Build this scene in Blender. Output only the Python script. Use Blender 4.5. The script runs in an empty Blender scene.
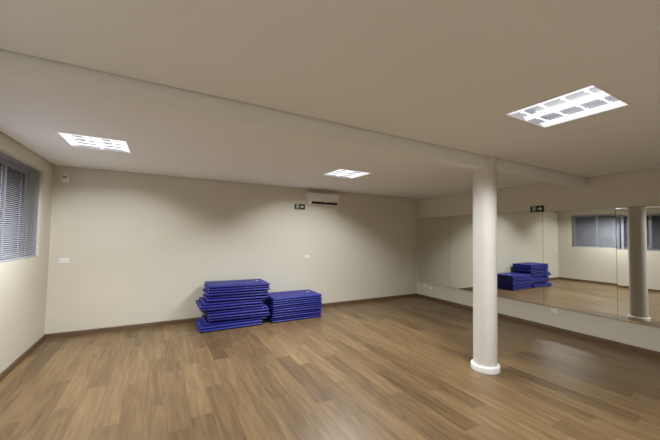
import bpy, bmesh, math, random
from mathutils import Vector, Matrix

# ------------------------------------------------------------------ camera, world, exposure
sc = bpy.context.scene
COL = sc.collection
H = 2.7
D, XL, XR, YN = 6.42, -1.49, 6.234, -0.80
F_PX, YAW, PITCH, ROLL, CZ = 309.86, 0.5183, 0.0402, 0.0153, 1.6829
SX, SY = 7.08, 1.70
cd = bpy.data.cameras.new('camera')
cam = bpy.data.objects.new('camera', cd)
COL.objects.link(cam)
fw = Vector((math.sin(YAW)*math.cos(PITCH), math.cos(YAW)*math.cos(PITCH), math.sin(PITCH)))
rt = Vector((math.cos(YAW), -math.sin(YAW), 0)); up = rt.cross(fw)
c_, s_ = math.cos(ROLL), math.sin(ROLL)
r2 = c_*rt + s_*up; u2 = -s_*rt + c_*up
cam.matrix_world = Matrix(((r2.x, u2.x, -fw.x, 0), (r2.y, u2.y, -fw.y, 0), (r2.z, u2.z, -fw.z, CZ), (0, 0, 0, 1)))
cd.sensor_fit = 'HORIZONTAL'; cd.sensor_width = 36
cd.lens = F_PX*36/660
cd.shift_x = -SX/660; cd.shift_y = SY/660
cd.clip_start = 0.05
sc.camera = cam

w = bpy.data.worlds.new('night'); sc.world = w; w.use_nodes = True
w.node_tree.nodes['Background'].inputs[0].default_value = (0.10, 0.12, 0.18, 1)
w.node_tree.nodes['Background'].inputs[1].default_value = 0.02

sc.view_settings.view_transform = 'Standard'
sc.view_settings.look = 'None'
sc.view_settings.gamma = 1
sc.view_settings.use_curve_mapping = False
sc.view_settings.exposure = 0.0

LAMP_W = 55.0          # one luminaire
LAMP_COL = (0.97, 1.0, 1.03)
CUT_X = (0.85, 2.5)    # louvre cut-off across the tubes (tangent from the vertical: full, none)
CUT_Y = (0.5, 9)     # along the tubes
DOWN = 0.5             # extra light straight down
BAT = .10              # how much more the reflectors send out sideways
LAMP_OUT = (.93, 1.22, .98, .68)   # relative output of each luminaire, set to balance the room
TUBE_E = 3.0

# ------------------------------------------------------------------ materials
def s2l(c):
    return tuple((x/12.92 if x <= .04045 else ((x+.055)/1.055)**2.4) for x in [v/255 for v in c])

def mat(name, rgb, rough=0.5, metal=0.0, emit=None, estr=0, bump=0, bscale=200, var=0, vscale=3, spec=None, lin=False):
    m = bpy.data.materials.new(name); m.use_nodes = True
    nt = m.node_tree; b = nt.nodes['Principled BSDF']
    c = rgb if lin else s2l(rgb)
    b.inputs['Base Color'].default_value = (*c, 1)
    b.inputs['Roughness'].default_value = rough
    b.inputs['Metallic'].default_value = metal
    if spec is not None: b.inputs['Specular IOR Level'].default_value = spec
    if emit:
        b.inputs['Emission Color'].default_value = (*emit, 1)
        b.inputs['Emission Strength'].default_value = estr
    tc = nt.nodes.new('ShaderNodeTexCoord')
    if var:
        n = nt.nodes.new('ShaderNodeTexNoise'); n.inputs['Scale'].default_value = vscale; n.inputs['Detail'].default_value = 4
        nt.links.new(tc.outputs['Object'], n.inputs['Vector'])
        mx = nt.nodes.new('ShaderNodeMix'); mx.data_type = 'RGBA'
        mx.inputs[6].default_value = (*[x*(1-var) for x in c], 1)
        mx.inputs[7].default_value = (*[min(1, x*(1+var)) for x in c], 1)
        nt.links.new(n.outputs['Fac'], mx.inputs[0]); nt.links.new(mx.outputs[2], b.inputs['Base Color'])
    if bump:
        n = nt.nodes.new('ShaderNodeTexNoise'); n.inputs['Scale'].default_value = bscale
        nt.links.new(tc.outputs['Object'], n.inputs['Vector'])
        bp = nt.nodes.new('ShaderNodeBump'); bp.inputs['Strength'].default_value = bump; bp.inputs['Distance'].default_value = .002
        nt.links.new(n.outputs['Fac'], bp.inputs['Height']); nt.links.new(bp.outputs['Normal'], b.inputs['Normal'])
    return m

M = {}
M['wall'] = mat('wall_paint', (0.70, 0.665, 0.56), .75, bump=.12, bscale=120, var=.015, lin=True)
M['ceil'] = mat('ceiling_paint', (0.90, 0.90, 0.885), .85, bump=.05, bscale=90, var=.015, vscale=1.5, lin=True)
M['gap'] = mat('shadow_gap_paint', (0.10, 0.085, 0.065), .9, lin=True)
M['column'] = mat('column_paint', (0.72, 0.695, 0.645), .6, bump=.1, bscale=60, lin=True)
M['white'] = mat('white_plastic', (0.90, 0.89, 0.87), .4, lin=True)
M['acwhite'] = mat('air_conditioner_plastic', (0.84, 0.81, 0.78), .35, lin=True)
M['dark'] = mat('dark_slot', (0.012, 0.011, 0.012), .5, lin=True)
M['black'] = mat('sign_black', (0.012, 0.014, 0.012), .4, lin=True)
M['sign'] = mat('sign_pictogram', (0.78, 0.84, 0.72), .5, lin=True)
M['rim'] = mat('lamp_white_enamel', (0.88, 0.88, 0.9), .35, lin=True)
M['refl_glow'] = mat('lamp_reflector_glow', (0.80, 0.81, 0.84), .3, emit=(.93, .94, 1.0), estr=.85, lin=True)  # emission stands in for tube light mirrored by the louvre
M['tray'] = mat('lamp_tray', (0.55, 0.55, 0.56), .4, .3, lin=True)
M['tube'] = mat('fluorescent_tube', (.9, .9, .9), .5, emit=(0.93, 0.95, 1.0), estr=TUBE_E, lin=True)
M['alu'] = mat('window_aluminium', (0.55, 0.56, 0.58), .4, .2, lin=True)
M['slat'] = mat('blind_slat', (0.52, 0.53, 0.60), .45, lin=True)
M['cord'] = mat('blind_cord', (0.7, 0.7, 0.75), .8, lin=True)
M['blue'] = mat('blue_vinyl', (0.013, 0.017, 0.225), .5, bump=.25, bscale=35, var=.12, vscale=6, lin=True)
M['bluep'] = mat('blue_vinyl_piping', (0.011, 0.014, 0.17), .75, lin=True)
M['tag'] = mat('white_label', (0.7, 0.72, 0.8), .5, lin=True)
M['lens'] = mat('sensor_lens', (0.42, 0.37, 0.45), .3, lin=True)
M['sill'] = mat('window_sill_stone', (0.6, 0.58, 0.53), .6, lin=True)
M['medge'] = mat('mirror_edge', (0.10, 0.13, 0.11), .3, lin=True)

def mirror_mat():
    m = bpy.data.materials.new('mirror_silver'); m.use_nodes = True
    nt = m.node_tree; b = nt.nodes['Principled BSDF']
    b.inputs['Base Color'].default_value = (0.80, 0.81, 0.775, 1)
    b.inputs['Metallic'].default_value = 1; b.inputs['Roughness'].default_value = 0.0
    return m
M['mirror'] = mirror_mat()

def glass_mat():
    m = bpy.data.materials.new('night_window_glass'); m.use_nodes = True
    nt = m.node_tree; nt.nodes.clear()
    o = nt.nodes.new('ShaderNodeOutputMaterial'); t = nt.nodes.new('ShaderNodeBsdfTransparent')
    g = nt.nodes.new('ShaderNodeBsdfGlossy'); g.inputs['Roughness'].default_value = .01
    fr = nt.nodes.new('ShaderNodeFresnel'); mx = nt.nodes.new('ShaderNodeMixShader')
    t.inputs[0].default_value = (.85, .88, .88, 1)
    nt.links.new(fr.outputs[0], mx.inputs[0]); nt.links.new(t.outputs[0], mx.inputs[1]); nt.links.new(g.outputs[0], mx.inputs[2])
    nt.links.new(mx.outputs[0], o.inputs[0])
    return m
M['glass'] = glass_mat()

def wood(name, base_from_attr=True, c=(0.2, 0.12, 0.07), rough=.36):
    m = bpy.data.materials.new(name); m.use_nodes = True
    nt = m.node_tree; N = nt.nodes; L = nt.links; b = N['Principled BSDF']
    tc = N.new('ShaderNodeTexCoord')
    if base_from_attr:
        at = N.new('ShaderNodeAttribute'); at.attribute_name = 'plank'
        sh = N.new('ShaderNodeSeparateColor'); L.new(at.outputs['Color'], sh.inputs[0])
        comb = N.new('ShaderNodeCombineXYZ')
        mul = N.new('ShaderNodeMath'); mul.operation = 'MULTIPLY'; mul.inputs[1].default_value = 37.0
        L.new(sh.outputs[1], mul.inputs[0]); L.new(mul.outputs[0], comb.inputs[1]); L.new(mul.outputs[0], comb.inputs[2])
        add = N.new('ShaderNodeVectorMath'); add.operation = 'ADD'
        L.new(tc.outputs['Object'], add.inputs[0]); L.new(comb.outputs[0], add.inputs[1]); vec = add.outputs[0]
    else: vec = tc.outputs['Object']
    mp = N.new('ShaderNodeMapping'); mp.inputs['Scale'].default_value = (9, .8, 1) if base_from_attr else (2, 2, 30)
    L.new(vec, mp.inputs[0])
    n1 = N.new('ShaderNodeTexNoise'); n1.inputs['Scale'].default_value = 2.2; n1.inputs['Detail'].default_value = 6; n1.inputs['Distortion'].default_value = .6
    L.new(mp.outputs[0], n1.inputs['Vector'])
    mp2 = N.new('ShaderNodeMapping'); mp2.inputs['Scale'].default_value = (60, 2.5, 1); L.new(vec, mp2.inputs[0])
    n2 = N.new('ShaderNodeTexNoise'); n2.inputs['Scale'].default_value = 2; n2.inputs['Detail'].default_value = 3; L.new(mp2.outputs[0], n2.inputs['Vector'])
    r = N.new('ShaderNodeValToRGB'); e = r.color_ramp.elements
    if base_from_attr:
        # tone = plank value + grain
        m1 = N.new('ShaderNodeMath'); m1.operation = 'MULTIPLY_ADD'; L.new(n1.outputs['Fac'], m1.inputs[0]); m1.inputs[1].default_value = 1.05; m1.inputs[2].default_value = -.525
        m2 = N.new('ShaderNodeMath'); m2.operation = 'MULTIPLY_ADD'; L.new(n2.outputs['Fac'], m2.inputs[0]); m2.inputs[1].default_value = .40; m2.inputs[2].default_value = -.20
        a1 = N.new('ShaderNodeMath'); L.new(m1.outputs[0], a1.inputs[0]); L.new(m2.outputs[0], a1.inputs[1])
        a2 = N.new('ShaderNodeMath'); L.new(a1.outputs[0], a2.inputs[0]); L.new(sh.outputs[0], a2.inputs[1]); a2.use_clamp = True
        fac = a2.outputs[0]
        e[0].position = 0; e[0].color = (0.082, 0.049, 0.022, 1)
        e[1].position = 1; e[1].color = (0.300, 0.200, 0.096, 1)
        k = e.new(.5); k.color = (0.184, 0.117, 0.054, 1)
    else:
        fac = n1.outputs['Fac']
        e[0].position = .3; e[0].color = (*[x*.75 for x in c], 1); e[1].position = .7; e[1].color = (*[x*1.25 for x in c], 1)
    L.new(fac, r.inputs[0]); L.new(r.outputs[0], b.inputs['Base Color'])
    b.inputs['Roughness'].default_value = rough
    bp = N.new('ShaderNodeBump'); bp.inputs['Strength'].default_value = .12; bp.inputs['Distance'].default_value = .001
    L.new(n2.outputs['Fac'], bp.inputs['Height']); L.new(bp.outputs[0], b.inputs['Normal'])
    return m
M['floor'] = wood('laminate_planks')
M['base'] = wood('baseboard_wood', False, (0.150, 0.092, 0.052), .45)

# ------------------------------------------------------------------ mesh helpers
def link(name, bm, m, parent=None, smooth=False, loc=None):
    me = bpy.data.meshes.new(name)
    bmesh.ops.recalc_face_normals(bm, faces=bm.faces)
    bm.to_mesh(me); bm.free()
    for mm in (m if isinstance(m, (list, tuple)) else [m]): me.materials.append(mm)
    if smooth:
        for p in me.polygons: p.use_smooth = True
    o = bpy.data.objects.new(name, me); COL.objects.link(o)
    if parent: o.parent = parent
    if loc: o.location = loc
    return o

def tag(o, label=None, cat=None, group=None, kind=None):
    if label: o['label'] = label
    if cat: o['category'] = cat
    if group: o['group'] = group
    if kind: o['kind'] = kind
    return o

def empty(name, loc, label, cat, group=None, rz=0):
    o = bpy.data.objects.new(name, None); COL.objects.link(o); o.location = loc; o.rotation_euler.z = rz
    o.empty_display_size = .1
    return tag(o, label, cat, group)

def box(bm, x0, x1, y0, y1, z0, z1, bev=0, seg=2):
    r = bmesh.ops.create_cube(bm, size=1)
    vs = r['verts']
    for v in vs:
        v.co = Vector((x0+(v.co.x+.5)*(x1-x0), y0+(v.co.y+.5)*(y1-y0), z0+(v.co.z+.5)*(z1-z0)))
    if bev:
        es = {e for v in vs for e in v.link_edges}
        bmesh.ops.bevel(bm, geom=list(es), offset=bev, segments=seg, affect='EDGES', profile=.5)
    return vs

def bbox(name, dims, m, parent=None, bev=0, smooth=False):
    bm = bmesh.new(); box(bm, *dims, bev=bev); return link(name, bm, m, parent, smooth)

def lathe(bm, prof, n=48, cx=0, cy=0):
    rings = []
    for r, z in prof:
        rings.append([bm.verts.new((cx+r*math.cos(2*math.pi*i/n), cy+r*math.sin(2*math.pi*i/n), z)) for i in range(n)])
    for a, b in zip(rings, rings[1:]):
        for i in range(n): bm.faces.new((a[i], a[(i+1) % n], b[(i+1) % n], b[i]))
    for q in (0, -1):       # caps on their own vertices keep the side shading clean
        bm.faces.new([bm.verts.new(v.co) for v in rings[q]])

def prism(bm, pts, axis, a0, a1):
    """polygon pts in the two other axes, extruded along axis (0,1,2) from a0 to a1"""
    def mk(p, a):
        c = [0, 0, 0]; o = [i for i in range(3) if i != axis]
        c[o[0]], c[o[1]], c[axis] = p[0], p[1], a
        return bm.verts.new(c)
    A = [mk(p, a0) for p in pts]; B = [mk(p, a1) for p in pts]
    bm.faces.new(A); bm.faces.new(B[::-1]); n = len(pts)
    for i in range(n): bm.faces.new((A[i], A[(i+1) % n], B[(i+1) % n], B[i]))

def slab_holes(bm, axis, us, vs, holes, a0, a1):
    """solid slab perpendicular to axis with rectangular holes ((u0,u1,v0,v1), ...); us, vs = outer range"""
    U = sorted({us[0], us[1], *[h[0] for h in holes], *[h[1] for h in holes]})
    V = sorted({vs[0], vs[1], *[h[2] for h in holes], *[h[3] for h in holes]})
    U = [u for u in U if us[0] <= u <= us[1]]; V = [v for v in V if vs[0] <= v <= vs[1]]
    o = [i for i in range(3) if i != axis]
    cache = {}
    def vt(u, v, a):
        k = (round(u, 5), round(v, 5), a)
        if k not in cache:
            c = [0, 0, 0]; c[o[0]], c[o[1]], c[axis] = u, v, a
            cache[k] = bm.verts.new(c)
        return cache[k]
    def solid(i, j):
        if i < 0 or j < 0 or i >= len(U)-1 or j >= len(V)-1: return False
        cu, cv = (U[i]+U[i+1])/2, (V[j]+V[j+1])/2
        return not any(h[0] < cu < h[1] and h[2] < cv < h[3] for h in holes)
    for i in range(len(U)-1):
        for j in range(len(V)-1):
            if not solid(i, j): continue
            u0, u1, v0, v1 = U[i], U[i+1], V[j], V[j+1]
            for a in (a0, a1): bm.faces.new((vt(u0, v0, a), vt(u1, v0, a), vt(u1, v1, a), vt(u0, v1, a)))
            if not solid(i-1, j): bm.faces.new((vt(u0, v0, a0), vt(u0, v1, a0), vt(u0, v1, a1), vt(u0, v0, a1)))
            if not solid(i+1, j): bm.faces.new((vt(u1, v0, a0), vt(u1, v1, a0), vt(u1, v1, a1), vt(u1, v0, a1)))
            if not solid(i, j-1): bm.faces.new((vt(u0, v0, a0), vt(u1, v0, a0), vt(u1, v0, a1), vt(u0, v0, a1)))
            if not solid(i, j+1): bm.faces.new((vt(u0, v1, a0), vt(u1, v1, a0), vt(u1, v1, a1), vt(u0, v1, a1)))

def copy_tree(o, parent=None):
    c = o.copy(); COL.objects.link(c); c.parent = parent
    for ch in list(o.children): copy_tree(ch, c)
    return c

S = 'structure'
# ------------------------------------------------------------------ floor: laid plank by plank, one mesh
PW, PL, PX = 0.186, 1.27, 0.30
known = {0: 3.14, 11: 1.82, 9: 2.56, 10: 2.60, 13: 2.02, 2: 4.40, 7: 3.74, 23: 1.38, 17: 1.37, -6: 3.85, -5: 2.95, -1: 3.0, 3: 2.2, 14: 3.9, 5: 2.7}
tones = {(0, 3.14): .74, (0, 1.87): .38, (11, 1.82): .16, (9, 2.56): .22, (9, 1.29): .26, (10, 1.33): .34, (13, 2.02): .20,
         (2, 4.40): .20, (7, 3.74): .80, (23, 1.38): .12, (17, 1.37): .30, (-6, 3.85): .66, (-5, 2.95): .68, (12, 1.9): .66,
         (10, 2.60): .52, (1, 3.2): .55}
random.seed(11)
bm = bmesh.new(); cl = bm.loops.layers.float_color.new('plank')
i = math.floor((XL-PX)/PW)
while PX+i*PW < XR:
    x0, x1 = max(XL, PX+i*PW), min(XR, PX+(i+1)*PW)
    ys = known.get(i, random.uniform(0, PL))
    k = math.floor((YN-ys)/PL)
    while ys+k*PL < D:
        a, b_ = max(YN, ys+k*PL), min(D, ys+(k+1)*PL)
        t = random.choice((.34, .44, .48, .52, .55, .60, .64)) + random.uniform(-.04, .04)
        if random.random() < .10: t = random.uniform(.18, .28)
        for (r, yy), tv in tones.items():
            if r == i and abs(ys+k*PL-yy) < .08: t = tv
        t = .5+(t-.5)*.78
        rnd = random.random(); g = .0008
        f = bm.faces.new([bm.verts.new(p) for p in ((x0+g, a+g, 0), (x1-g, a+g, 0), (x1-g, b_-g, 0), (x0+g, b_-g, 0))])
        for l in f.loops: l[cl] = (t, rnd, 0, 1)
        # side bevel joint strip to next plank (dark seam sits 1 mm lower)
        k += 1
    i += 1
bmf = bm
me = bpy.data.meshes.new('floor'); 
# sub-floor slab with the dark joint
vs = box(bmf, XL-.1, XR+.1, YN-.1, D+.1, -.08, -.0015)
for f in bmf.faces:
    if all(v in vs for v in f.verts):
        for l in f.loops: l[cl] = (.05, .5, 0, 1)
for f in bmf.faces:
    f.normal_update()
    if len(f.verts) == 4 and f.calc_center_median().z > -.0001 and f.normal.z < 0: f.normal_flip()
bmf.to_mesh(me); bmf.free(); me.materials.append(M['floor'])
fl = bpy.data.objects.new('floor', me); COL.objects.link(fl); tag(fl, kind=S)

# ------------------------------------------------------------------ walls
T = .2
WY0, WY1, WZ0, WZ1 = 1.56, 5.955, 1.305, 2.53
tag(bbox('wall_back', (XL-T, XR+T, D, D+T, -.08, H+.2), M['wall']), kind=S)
tag(bbox('wall_right', (XR, XR+T, YN, D, -.08, H+.2), M['wall']), kind=S)
tag(bbox('wall_front', (XL-T, XR+T, YN-T, YN, -.08, H+.2), M['wall']), kind=S)
bm = bmesh.new(); slab_holes(bm, 0, (YN, D), (-.08, H+.2), [(WY0, WY1, WZ0, WZ1)], XL-T, XL)
tag(link('wall_left', bm, M['wall']), kind=S)

# ceiling: plaster panels held off the walls and the beam by a dark shadow joint
BY1, BY2, BZ = 2.452, 2.615, 2.545
LS = .62
LAMPS = [(-.665, 4.50), (2.695, 4.43), (2.755, 1.215), (-.665, 1.215)]  # last one is unseen, added to light the beam and column
G = .016
holes = [(x-LS/2, x+LS/2, y-LS/2, y+LS/2) for x, y in LAMPS]
bm = bmesh.new()
slab_holes(bm, 2, (XL+G, XR-G), (YN+G, BY1-G), [h for h in holes if h[2] < BY1], H, H+.02)
slab_holes(bm, 2, (XL+G, XR-G), (BY2+G, D-G), [h for h in holes if h[2] > BY1], H, H+.02)
tag(link('ceiling', bm, M['ceil']), kind=S)
tag(bbox('trim_1', (XL, XR, YN, D, H+.15, H+.17), M['gap']), kind=S)      # dark void above the plaster joint
tag(bbox('ceiling_beam', (XL, XR, BY1, BY2, BZ, H+.15), M['ceil']), kind=S)
# baseboards
HB, TB = .078, .015
def bboard(name, axis, a0, a1, w0, sgn):
    bm = bmesh.new()
    prof = [(w0, 0), (w0+sgn*TB, 0), (w0+sgn*TB, HB-.01), (w0+sgn*(TB-.006), HB), (w0, HB)]
    prism(bm, prof, axis, a0, a1)
    tag(link(name, bm, M['base']), kind=S)
bboard('baseboard_back', 0, XL, XR, D, -1)
bboard('baseboard_left', 1, YN, D-TB, XL, 1)
bboard('baseboard_right', 1, YN, D-TB, XR, -1)
bboard('baseboard_front', 0, XL+TB, XR-TB, YN, 1)

# ------------------------------------------------------------------ window: aluminium sliding sashes deep in the reveal
FX = XL-.135           # inner face of the frame
root = bpy.data.objects.new('window_1', None); COL.objects.link(root); root.location = (XL-.16, (WY0+WY1)/2, WZ0); tag(root, kind=S)
def wpart(name, bm, m, **k):
    o = link(name, bm, m, root, **k); o.location = -root.location; return o
bm = bmesh.new(); fwid = .04
box(bm, FX-.05, FX, WY0, WY1, WZ0, WZ0+fwid); box(bm, FX-.05, FX, WY0, WY1, WZ1-fwid, WZ1)
box(bm, FX-.05, FX, WY0, WY0+fwid, WZ0+fwid, WZ1-fwid); box(bm, FX-.05, FX, WY1-fwid, WY1, WZ0+fwid, WZ1-fwid)
wpart('window_frame', bm, M['alu'])
NP = 6; pw = (WY1-WY0-2*fwid)/NP
for i in range(NP):
    y0 = WY0+fwid+i*pw; y1 = y0+pw; st = .034
    xo = FX-.022 if i % 2 else FX-.002
    bm = bmesh.new()
    z0, z1 = WZ0+fwid, WZ1-fwid
    box(bm, xo-.02, xo, y0-.012, y0+st, z0, z1); box(bm, xo-.02, xo, y1-st, y1+.012, z0, z1)
    box(bm, xo-.02, xo, y0+st, y1-st, z0, z0+st); box(bm, xo-.02, xo, y0+st, y1-st, z1-st, z1)
    wpart('sash', bm, M['alu'])
    bm = bmesh.new(); box(bm, xo-.012, xo-.008, y0+st, y1-st, z0+st, z1-st); wpart('pane', bm, M['glass'])

# venetian blinds hang in the reveal
def blind(y0, y1, z0, tilt, label):
    x = XL-.022
    r = empty('venetian_blind', (x, (y0+y1)/2, WZ1), label, 'blind', 'venetian blinds in the long left window')
    def P(n, bm, m, **k):
        o = link(n, bm, m, r, **k); o.location = (-x, -(y0+y1)/2, -WZ1); return o
    bm = bmesh.new(); box(bm, x-.014, x+.014, y0, y1, WZ1-.026, WZ1-.001, bev=.002); P('headrail', bm, M['slat'])
    bm = bmesh.new(); z = z0+.028; wv = .0125
    while z < WZ1-.04:
        ca, sa = math.cos(tilt), math.sin(tilt)
        pts = []
        for j in range(4):
            t = -1+2*j/3; dx = t*wv; dz = .0022*(1-t*t)
            pts.append((x+dx*ca-dz*sa, z+dx*sa+dz*ca))
        top = [(a, b+.0005) for a, b in pts]
        prism(bm, pts+top[::-1], 1, y0+.004, y1-.004)
        z += .0235
    P('slats', bm, M['slat'])
    bm = bmesh.new(); box(bm, x-.012, x+.012, y0+.002, y1-.002, z0+.004, z0+.018, bev=.002); P('bottom_rail', bm, M['slat'])
    for f in (.12, .5, .88):
        yc = y0+(y1-y0)*f
        bm = bmesh.new(); box(bm, x+.0125, x+.0145, yc-.0012, yc+.0012, z0+.01, WZ1-.01); P('ladder_cord', bm, M['cord'])
    bm = bmesh.new()
    lathe(bm, [(.002, z0+.16), (.002, WZ1-.02)], 8, x+.022, y1-.05)
    lathe(bm, [(.003, z0+.115), (.007, z0+.125), (.007, z0+.15), (.003, z0+.16)], 12, x+.022, y1-.05)
    P('pull_cord', bm, M['white'])
    return r
blind(4.50, 5.915, WZ0, math.radians(-20), 'white slatted blind, lowered, in the window bay nearest the back corner')
blind(3.05, 4.46, WZ0, math.radians(-2), 'blind with flat open slats in the middle bay, seen in the mirror')
blind(1.60, 3.01, WZ0, math.radians(-2), 'blind with flat open slats in the window bay nearest the camera')

# ------------------------------------------------------------------ mirrors on the right wall
MZ0, MZ1, MP = .4276, 2.161, 1.071
ends = [6.335]
while ends[-1]-MP > YN+.3: ends.append(ends[-1]-MP)
ML = ['tall wall mirror panel nearest the back corner of the room',
      'tall wall mirror panel left of and partly behind the round column',
      'tall wall mirror panel right of the column, reflecting the blue mat stacks',
      'tall wall mirror panel right of the exit sign, reflecting the lowered blind',
      'rightmost wall mirror panel, reflecting the round column']
for i in range(len(ends)-1):
    y1, y0 = ends[i], ends[i+1]
    o = bpy.data.objects.new('wall_mirror', None); COL.objects.link(o)
    o.location = (XR-.001, (y0+y1)/2, MZ0)
    lab = ML[i] if i < len(ML) else 'tall wall mirror panel beyond the right edge of the photo'
    tag(o, lab, 'mirror', 'mirror panels on the right wall')
    bm = bmesh.new(); hw = (y1-y0)/2-.0015
    box(bm, -.018, 0.0, -hw, hw, 0, MZ1-MZ0)
    link('backing', bm, M['medge'], o)
    bm = bmesh.new(); box(bm, -.0205, -.0182, -hw+.001, hw-.001, .001, MZ1-MZ0-.001)
    link('mirror_glass', bm, M['mirror'], o)
    # the panels are not hung perfectly plumb
    o.rotation_euler.y = math.radians(.05 if i == 4 else -.12)
    o.location.x -= .005 + .87*math.sin(o.rotation_euler.y)

# ------------------------------------------------------------------ column
CX, CY, CR = 3.662, 2.546, .142
col = empty('round_column', (CX, CY, 0), 'round off-white column with a white base ring, standing on the wood floor', 'column')
bm = bmesh.new(); lathe(bm, [(CR, .0), (CR, H+.012)], 64); link('shaft', bm, M['column'], col, smooth=False)
for p in col.children[0].data.polygons: p.use_smooth = abs(p.normal.z) < .5
bm = bmesh.new()
rb = .172
lathe(bm, [(rb, 0), (rb, .052), (rb-.003, .064), (rb-.012, .072), (CR+.001, .074)], 64)
o = link('base_ring', bm, M['white'], col, smooth=False)
for p in o.data.polygons: p.use_smooth = abs(p.normal.z) < .95

# ------------------------------------------------------------------ recessed louvred luminaires
def make_lamp():
    r = bpy.data.objects.new('ceiling_light', None); COL.objects.link(r)
    h = LS/2
    # housing tray above the ceiling
    bm = bmesh.new()
    box(bm, -h, h, -h, h, .085, .09)
    for a in (-1, 1):
        box(bm, min(a*h, a*(h-.004)), max(a*h, a*(h-.004)), -h, h, 0.002, .085)
        box(bm, -h+.004, h-.004, min(a*h, a*(h-.004)), max(a*h, a*(h-.004)), 0.002, .085)
    link('housing', bm, M['tray'], r)
    bm = bmesh.new()   # thin rim just under the ceiling
    q = .014
    box(bm, -h-.006, h+.006, -h-.006, -h+q, -.005, 0.0); box(bm, -h-.006, h+.006, h-q, h+.006, -.005, 0.0)
    box(bm, -h-.006, -h+q, -h+q, h-q, -.005, 0.0); box(bm, h-q, h+.006, -h+q, h-q, -.005, 0.0)
    link('rim', bm, M['rim'], r)
    # side and centre reflectors running along y
    zt = .034
    for s in (-1, 1):
        bm = bmesh.new()
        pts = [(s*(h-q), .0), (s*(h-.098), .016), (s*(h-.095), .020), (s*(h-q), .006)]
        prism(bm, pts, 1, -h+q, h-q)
        link('side_reflector', bm, M['refl_glow'], r)
    bm = bmesh.new()
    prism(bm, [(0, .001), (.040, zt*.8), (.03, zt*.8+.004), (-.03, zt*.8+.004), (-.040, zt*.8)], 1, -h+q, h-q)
    link('centre_reflector', bm, M['refl_glow'], r)
    # cross blades
    for j in range(-1, 3):
        y = (j-.5)*(2*h-2*q)/4
        if j == -1: y = -(2*h-2*q)*.375
        bm = bmesh.new()
        yc = -h+q + (j+2-.5)*(2*h-2*q)/4
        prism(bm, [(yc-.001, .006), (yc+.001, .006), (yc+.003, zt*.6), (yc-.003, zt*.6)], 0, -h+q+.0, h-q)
        for xb in (-.195, -.045, .045, .195): box(bm, xb-.014, xb+.014, yc-.012, yc+.012, .004, .024, bev=.006)  # glowing blocks for the tube glints where blades meet reflectors
        link('cross_blade', bm, M['refl_glow'], r)
    for s in (-1, 1):
        xt = s*.130
        bm = bmesh.new(); n = 16; rr = .013
        ring = [(xt+rr*math.cos(2*math.pi*k/n), .066+rr*math.sin(2*math.pi*k/n)) for k in range(n)]
        prism(bm, ring, 1, -h+.03, h-.03)
        link('fluorescent_tube', bm, M['tube'], r)
    return r
proto = make_lamp()
LL = ['square recessed louvred ceiling light nearest the left window', 'square recessed louvred ceiling light near the air conditioner',
      'large square recessed louvred ceiling light at upper right, before the beam',      'added recessed ceiling light near the left wall, left of the camera, out of frame']
def add_lights(x, y, k):
    L = bpy.data.lights.new('lamp_light', 'AREA'); L.shape = 'SQUARE'; L.size = .54
    L.energy = LAMP_W*k; L.color = LAMP_COL
    # photometric distribution of a louvred luminaire: cut-off planes across and along the tubes
    L.use_nodes = True; nt = L.node_tree; N = nt.nodes; K = nt.links
    em = N['Emission']; ge = N.new('ShaderNodeNewGeometry'); sp = N.new('ShaderNodeSeparateXYZ'); K.new(ge.outputs['Incoming'], sp.inputs[0])
    def m(op, a, b=None):
        n = N.new('ShaderNodeMath'); n.operation = op
        for k, v in enumerate((a, b)):
            if v is None: continue
            if isinstance(v, (int, float)): n.inputs[k].default_value = v
            else: K.new(v, n.inputs[k])
        return n.outputs[0]
    az = m('MAXIMUM', m('ABSOLUTE', sp.outputs[2]), .001)
    def cut(o, c):
        n = N.new('ShaderNodeMapRange'); n.interpolation_type = 'SMOOTHSTEP'
        K.new(m('DIVIDE', m('ABSOLUTE', o), az), n.inputs[0])
        n.inputs[1].default_value = c[0]; n.inputs[2].default_value = c[1]; n.inputs[3].default_value = 1; n.inputs[4].default_value = 0
        return n.outputs[0]
    t2 = m('DIVIDE', m('SUBTRACT', 1.0, m('MULTIPLY', az, az)), az)      # sideways boost, sin^2 / cos
    st = m('MULTIPLY', m('MULTIPLY', cut(sp.outputs[0], CUT_X), cut(sp.outputs[1], CUT_Y)), m('ADD', 1.0, m('MULTIPLY', t2, BAT)))
    tt = m('DIVIDE', m('SQRT', m('SUBTRACT', 1.0, m('MULTIPLY', az, az))), az)
    n = N.new('ShaderNodeMapRange'); n.interpolation_type = 'SMOOTHSTEP'; K.new(tt, n.inputs[0])
    n.inputs[1].default_value = .3; n.inputs[2].default_value = 1.3; n.inputs[3].default_value = 1+DOWN; n.inputs[4].default_value = 1
    K.new(m('MULTIPLY', st, n.outputs[0]), em.inputs['Strength'])
    lo = bpy.data.objects.new('lamp_light', L); COL.objects.link(lo)
    lo.location = (x, y, H-.012)
for i, (x, y) in enumerate(LAMPS):
    o = proto if i == 0 else copy_tree(proto)
    o.location = (x, y, H); tag(o, LL[i], 'ceiling light', 'recessed ceiling lights')
    add_lights(x, y, LAMP_OUT[i])

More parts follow.
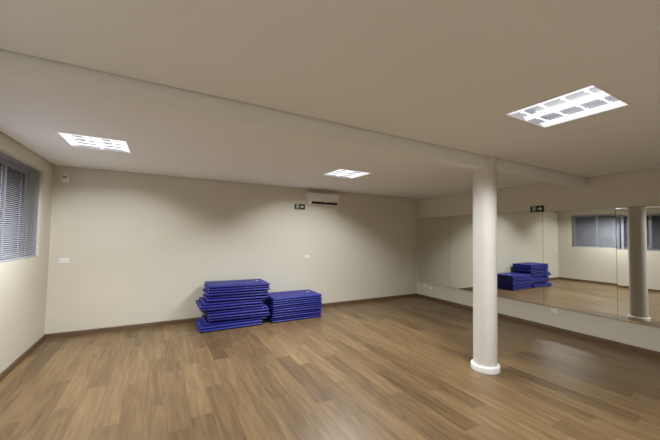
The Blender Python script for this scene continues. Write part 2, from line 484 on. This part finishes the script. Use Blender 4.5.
# ------------------------------------------------------------------ air conditioner
ac = empty('air_conditioner', (3.22, D, 2.34), 'white split air conditioner high on the back wall, near the ceiling', 'air conditioner')
aw = .38
prof = [(0, 0.0), (-.10, .0), (-.165, .035), (-.195, .085), (-.20, .12), (-.195, .25), (-.18, .262), (0, .262)]
bm = bmesh.new(); prism(bm, prof, 0, -aw, aw)
bmesh.ops.bevel(bm, geom=[e for e in bm.edges if abs(e.verts[0].co.x-e.verts[1].co.x) < 1e-5], offset=.005, segments=2, affect='EDGES')
link('body', bm, M['acwhite'], ac)
bm = bmesh.new(); prism(bm, [(-.150, .024), (-.1705, .0355), (-.190, .066), (-.198, .060), (-.176, .024), (-.156, .012)], 0, -aw+.065, aw-.04)
link('air_outlet', bm, M['dark'], ac)
bm = bmesh.new(); box(bm, -aw+.012, aw-.012, -.205, -.1995, .095, .245, bev=.002); link('front_panel', bm, M['acwhite'], ac)
bm = bmesh.new(); box(bm, -.02, .035, -.2115, -.2035, .052, .0685); link('louver_clip', bm, M['acwhite'], ac)
bm = bmesh.new(); box(bm, aw-.075, aw-.05, -.2075, -.2045, .10, .112); link('status_display', bm, M['dark'], ac)

# ------------------------------------------------------------------ exit signs (running figure, door and arrow)
def sign(name_loc, rz, label, wd=.25, hg=.122):
    r = empty('exit_sign', name_loc, label, 'sign', 'black exit signs', rz)
    bm = bmesh.new(); box(bm, -wd/2, wd/2, -.004, 0, -hg/2, hg/2); link('plate', bm, M['black'], r)
    bm = bmesh.new()
    y0, y1 = -.0055, -.0042
    cx = -.052
    # door leaf with the figure left dark
    prism(bm, [(cx-.030, -.048), (cx-.024, -.048), (cx-.024, .040), (cx+.024, .040), (cx+.024, -.048), (cx+.030, -.048), (cx+.030, .048), (cx-.030, .048)], 1, y0, y1)
    # figure: head, trunk, arms and legs
    prism(bm, [(cx+.002+.008*math.cos(k*math.pi/5), .028+.008*math.sin(k*math.pi/5)) for k in range(10)], 1, y0, y1)
    prism(bm, [(cx-.008, .018), (cx+.008, .018), (cx+.005, -.010), (cx-.010, -.010)], 1, y0, y1)
    prism(bm, [(cx+.007, .018), (cx+.021, .004), (cx+.017, .000), (cx+.004, .011)], 1, y0, y1)
    prism(bm, [(cx-.008, .018), (cx-.021, .006), (cx-.017, .001), (cx-.006, .009)], 1, y0, y1)
    prism(bm, [(cx-.003, -.010), (cx+.005, -.010), (cx+.018, -.028), (cx+.012, -.044), (cx+.006, -.042), (cx+.010, -.029)], 1, y0, y1)
    prism(bm, [(cx-.010, -.010), (cx-.002, -.010), (cx-.009, -.028), (cx-.021, -.040), (cx-.022, -.033), (cx-.014, -.024)], 1, y0, y1)
    link('pictogram', bm, M['sign'], r)
    bm = bmesh.new(); ax = .030
    prism(bm, [(ax-.022, -.009), (ax+.028, -.009), (ax+.010, -.030), (ax+.030, -.030), (ax+.060, 0), (ax+.030, .030), (ax+.010, .030), (ax+.028, .009), (ax-.022, .009)], 1, y0, y1)
    link('arrow', bm, M['sign'], r)
    return r
sign((2.695, D, 2.283), 0, 'small black exit sign with arrow, beside the air conditioner')
sign((XR-.002, 3.232, 2.222), math.radians(-90), 'small black exit sign with arrow, above the mirrors right of the column')

# ------------------------------------------------------------------ sockets
def socket(loc, rz, label, n=2, wd=.128, hg=.078):
    r = empty('wall_socket', loc, label, 'socket', 'white wall sockets', rz)
    bm = bmesh.new(); box(bm, -wd/2, wd/2, -.009, 0, -hg/2, hg/2, bev=.003); link('cover_plate', bm, M['white'], r)
    for k in range(n):
        cx = 0 if n == 1 else (-.03, .03)[k]
        bm = bmesh.new(); hx = [(cx+a*.021, b*.015) for a, b in ((-1, 0), (-.6, -1), (.6, -1), (1, 0), (.6, 1), (-.6, 1))]
        prism(bm, hx, 1, -.0105, -.0092); ot = link('outlet', bm, M['acwhite'], r)
        bm = bmesh.new()
        for dx in (-.009, 0, .009): prism(bm, [(cx+dx+.0022*math.cos(t*math.pi/4), -.003*(dx == 0)+.0022*math.sin(t*math.pi/4)) for t in range(8)], 1, -.0112, -.0106)
        link('pin_holes', bm, M['dark'], ot)
    return r
socket((-1.303, D, 1.195), 0, 'white double socket on the back wall near the left corner')
socket((2.89, D, 1.166), 0, 'white socket in the middle of the back wall, above the lower mat stack', 1, .125, .08)
socket((XR, 6.095, .322), math.radians(-90), 'white socket under the mirrors, the one closer to the back corner', 1, .10, .07)
socket((XR, 5.915, .312), math.radians(-90), 'white socket under the mirrors, second from the back corner', 1, .11, .075)
socket((XR, 2.95, .362), math.radians(-90), 'white socket under the mirrors, right of the round column', 2, .115, .072)

# ------------------------------------------------------------------ motion sensor
ms = empty('motion_sensor', (-1.335, D, 2.515), 'small white motion sensor high in the left corner of the back wall', 'sensor')
bm = bmesh.new(); prism(bm, [(0, -.075), (-.035, -.07), (-.05, -.02), (-.04, .03), (0, .04)], 0, -.042, .042)
bmesh.ops.bevel(bm, geom=list(bm.edges), offset=.006, segments=2, affect='EDGES'); link('body', bm, M['white'], ms)
bm = bmesh.new(); prism(bm, [(-.046, -.020), (-.058, -.012), (-.056, .012), (-.042, .026)], 0, -.03, .026); link('lens', bm, M['lens'], ms)
bm = bmesh.new(); box(bm, -.015, .015, -.03, 0, .0405, .075, bev=.003); link('bracket', bm, M['white'], ms)

# ------------------------------------------------------------------ exercise mats: every mat its own object
def mat_mesh(L, W, th, surf, seed):
    """puffy vinyl mat; surf(u) gives the rise of its lower side at u in [-.5,.5] along x"""
    rnd = random.Random(seed); bm = bmesh.new()
    nx, ny = 28, 12
    ph = rnd.uniform(0, 6)
    def edge(u):  # thickness profile: rounded near the rim
        d = min(.5-abs(u), 1); return d
    grid = {}
    def pt(i, j, side):
        u, v = i/nx-.5, j/ny-.5
        # concentrate rows near the rim
        u = math.copysign(.5*(1-(1-abs(u)*2)**1.6), u); v = math.copysign(.5*(1-(1-abs(v)*2)**1.6), v)
        du, dv = (.5-abs(u))*L, (.5-abs(v))*W
        r = .014
        def prof(dd): return math.sqrt(max(0, 1-(1-min(dd, r)/r)**2))
        k = prof(du)*.5+.5; k2 = prof(dv)*.5+.5
        t = th*min(k, k2)
        puff = .0006*math.sin(9*u+ph)
        z = th/2 + side*(t/2) + surf(u) + (puff if side > 0 else puff)
        return (u*L, v*W, z)
    V = {}
    for s in (-1, 1):
        for i in range(nx+1):
            for j in range(ny+1): V[s, i, j] = bm.verts.new(pt(i, j, s))
    for s in (-1, 1):
        for i in range(nx):
            for j in range(ny):
                q = [V[s, i, j], V[s, i+1, j], V[s, i+1, j+1], V[s, i, j+1]]
                bm.faces.new(q if s > 0 else q[::-1])
    loop = [(i, 0) for i in range(nx)]+[(nx, j) for j in range(ny)]+[(i, ny) for i in range(nx, 0, -1)]+[(0, j) for j in range(ny, 0, -1)]
    mid = []
    for (i, j) in loop:
        a, b = V[-1, i, j].co, V[1, i, j].co
        c = (a+b)/2; n = Vector((c.x/L*W*0+(1 if i == nx else -1 if i == 0 else 0), (1 if j == ny else -1 if j == 0 else 0), 0))
        if n.length: n.normalize()
        mid.append(bm.verts.new(c+n*.004))
    n_ = len(loop)
    for k in range(n_):
        a, b = loop[k], loop[(k+1) % n_]
        bm.faces.new((V[-1, a[0], a[1]], V[-1, b[0], b[1]], mid[(k+1) % n_], mid[k]))
        bm.faces.new((mid[k], mid[(k+1) % n_], V[1, b[0], b[1]], V[1, a[0], a[1]]))
    rim = [m.co.copy() for m in mid]
    return bm, rim

def piping(rim, r=.0035):
    bm = bmesh.new(); n = len(rim); rings = []
    for k in range(n):
        t = (rim[(k+1) % n]-rim[k-1]).normalized(); a = Vector((0, 0, 1)); b = t.cross(a).normalized()
        rings.append([bm.verts.new(rim[k]+r*(math.cos(q*math.pi/3)*a+math.sin(q*math.pi/3)*b)) for q in range(6)])
    for k in range(n):
        A, B = rings[k], rings[(k+1) % n]
        for q in range(6): bm.faces.new((A[q], A[(q+1) % 6], B[(q+1) % 6], B[q]))
    return bm

def stack(cx, yf, spec, L, W, MT, where, group, seed):
    """spec: list of (x shift, y shift, rotation deg, gap before at left, gap before at right)"""
    n = len(spec); accL = accR = 0.001
    ordn = ['undermost', 'second from the bottom', 'third from the bottom', 'fourth from the bottom', 'fifth from the bottom', 'sixth from the bottom',
            'seventh from the bottom', 'eighth from the bottom', 'ninth from the bottom', 'tenth from the bottom', 'eleventh from the bottom', 'twelfth from the bottom']
    topn = ['topmost', 'second from the top', 'third from the top', 'fourth from the top', 'fifth from the top', 'sixth from the top', 'seventh from the top', 'eighth from the top', 'ninth from the top', 'tenth from the top']
    for k, (dx, dy, rz, gl, gr) in enumerate(spec):
        accL += gl; accR += gr
        aL, aR = accL, accR
        def surf(u, aL=aL, aR=aR):
            return aL*(.5-u)+aR*(.5+u)
        if n-1-k < (n+1)//2: pos = topn[n-1-k]
        else: pos = ordn[k]
        r = empty('exercise_mat', (cx+dx, yf+W/2+dy, .0015+k*(MT+.0012)), 'blue vinyl exercise mat, %s in the %s' % (pos, where), 'exercise mat', group, math.radians(rz))
        bm, rim = mat_mesh(L, W, MT, surf, seed+k)
        link('cushion', bm, M['blue'], r, smooth=True)
        link('piping', piping(rim), M['bluep'], r, smooth=True)
        if k == n-1:
            bm = bmesh.new(); z = MT+surf(.34)+.0006
            box(bm, L*.34, L*.34+.055, W*.10, W*.10+.035, z, z+.0012); link('label_patch', bm, M['tag'], r)

#        dx     dy     rz    gapL  gapR
S1 = [(-.145, -.045, 1.0, 0, 0), (-.135, -.03, .6, .001, 0), (-.045, .010, -.5, 0, .0), (.005, -.01, .4, .026, .004), (.000, -.02, .6, .0, .003),
      (-.01, -.012, .8, .0, .012), (-.03, .01, .8, .0, .0), (-.13, -.006, 1.8, .018, .004), (-.145, -.006, 1.6, .0, .010), (-.09, .01, 1.2, .0, .0),
      (-.03, .0, .6, .014, .003), (.005, .01, -.8, .0, .013), (-.035, .0, .5, .010, .003), (-.005, -.003, -.4, .0, .008), (-.014, .004, .3, .0, .0),
      (-.004, .0, .0, 0, 0)]
S2 = [(.0, .0, .2, 0, 0), (-.01, .006, -.3, 0, 0), (.006, -.004, .2, .001, 0), (-.004, .002, .5, 0, .001), (.012, -.006, 0, .008, .001), (.018, .0, .5, .000, .008),
      (.01, .004, .2, .0, .0), (-.004, -.004, .4, 0, 0), (.006, .002, -.2, 0, .000), (.0, .0, .2, 0, 0), (.004, .004, .3, 0, 0)]
random.seed(4)
stack(1.295, 5.70, S1, 1.06, .62, .0418, 'taller left stack', 'blue mats in the taller stack by the back wall', 100)
stack(2.385, 5.66, S2, 1.02, .63, .0395, 'lower right stack', 'blue mats in the lower stack by the back wall', 200)
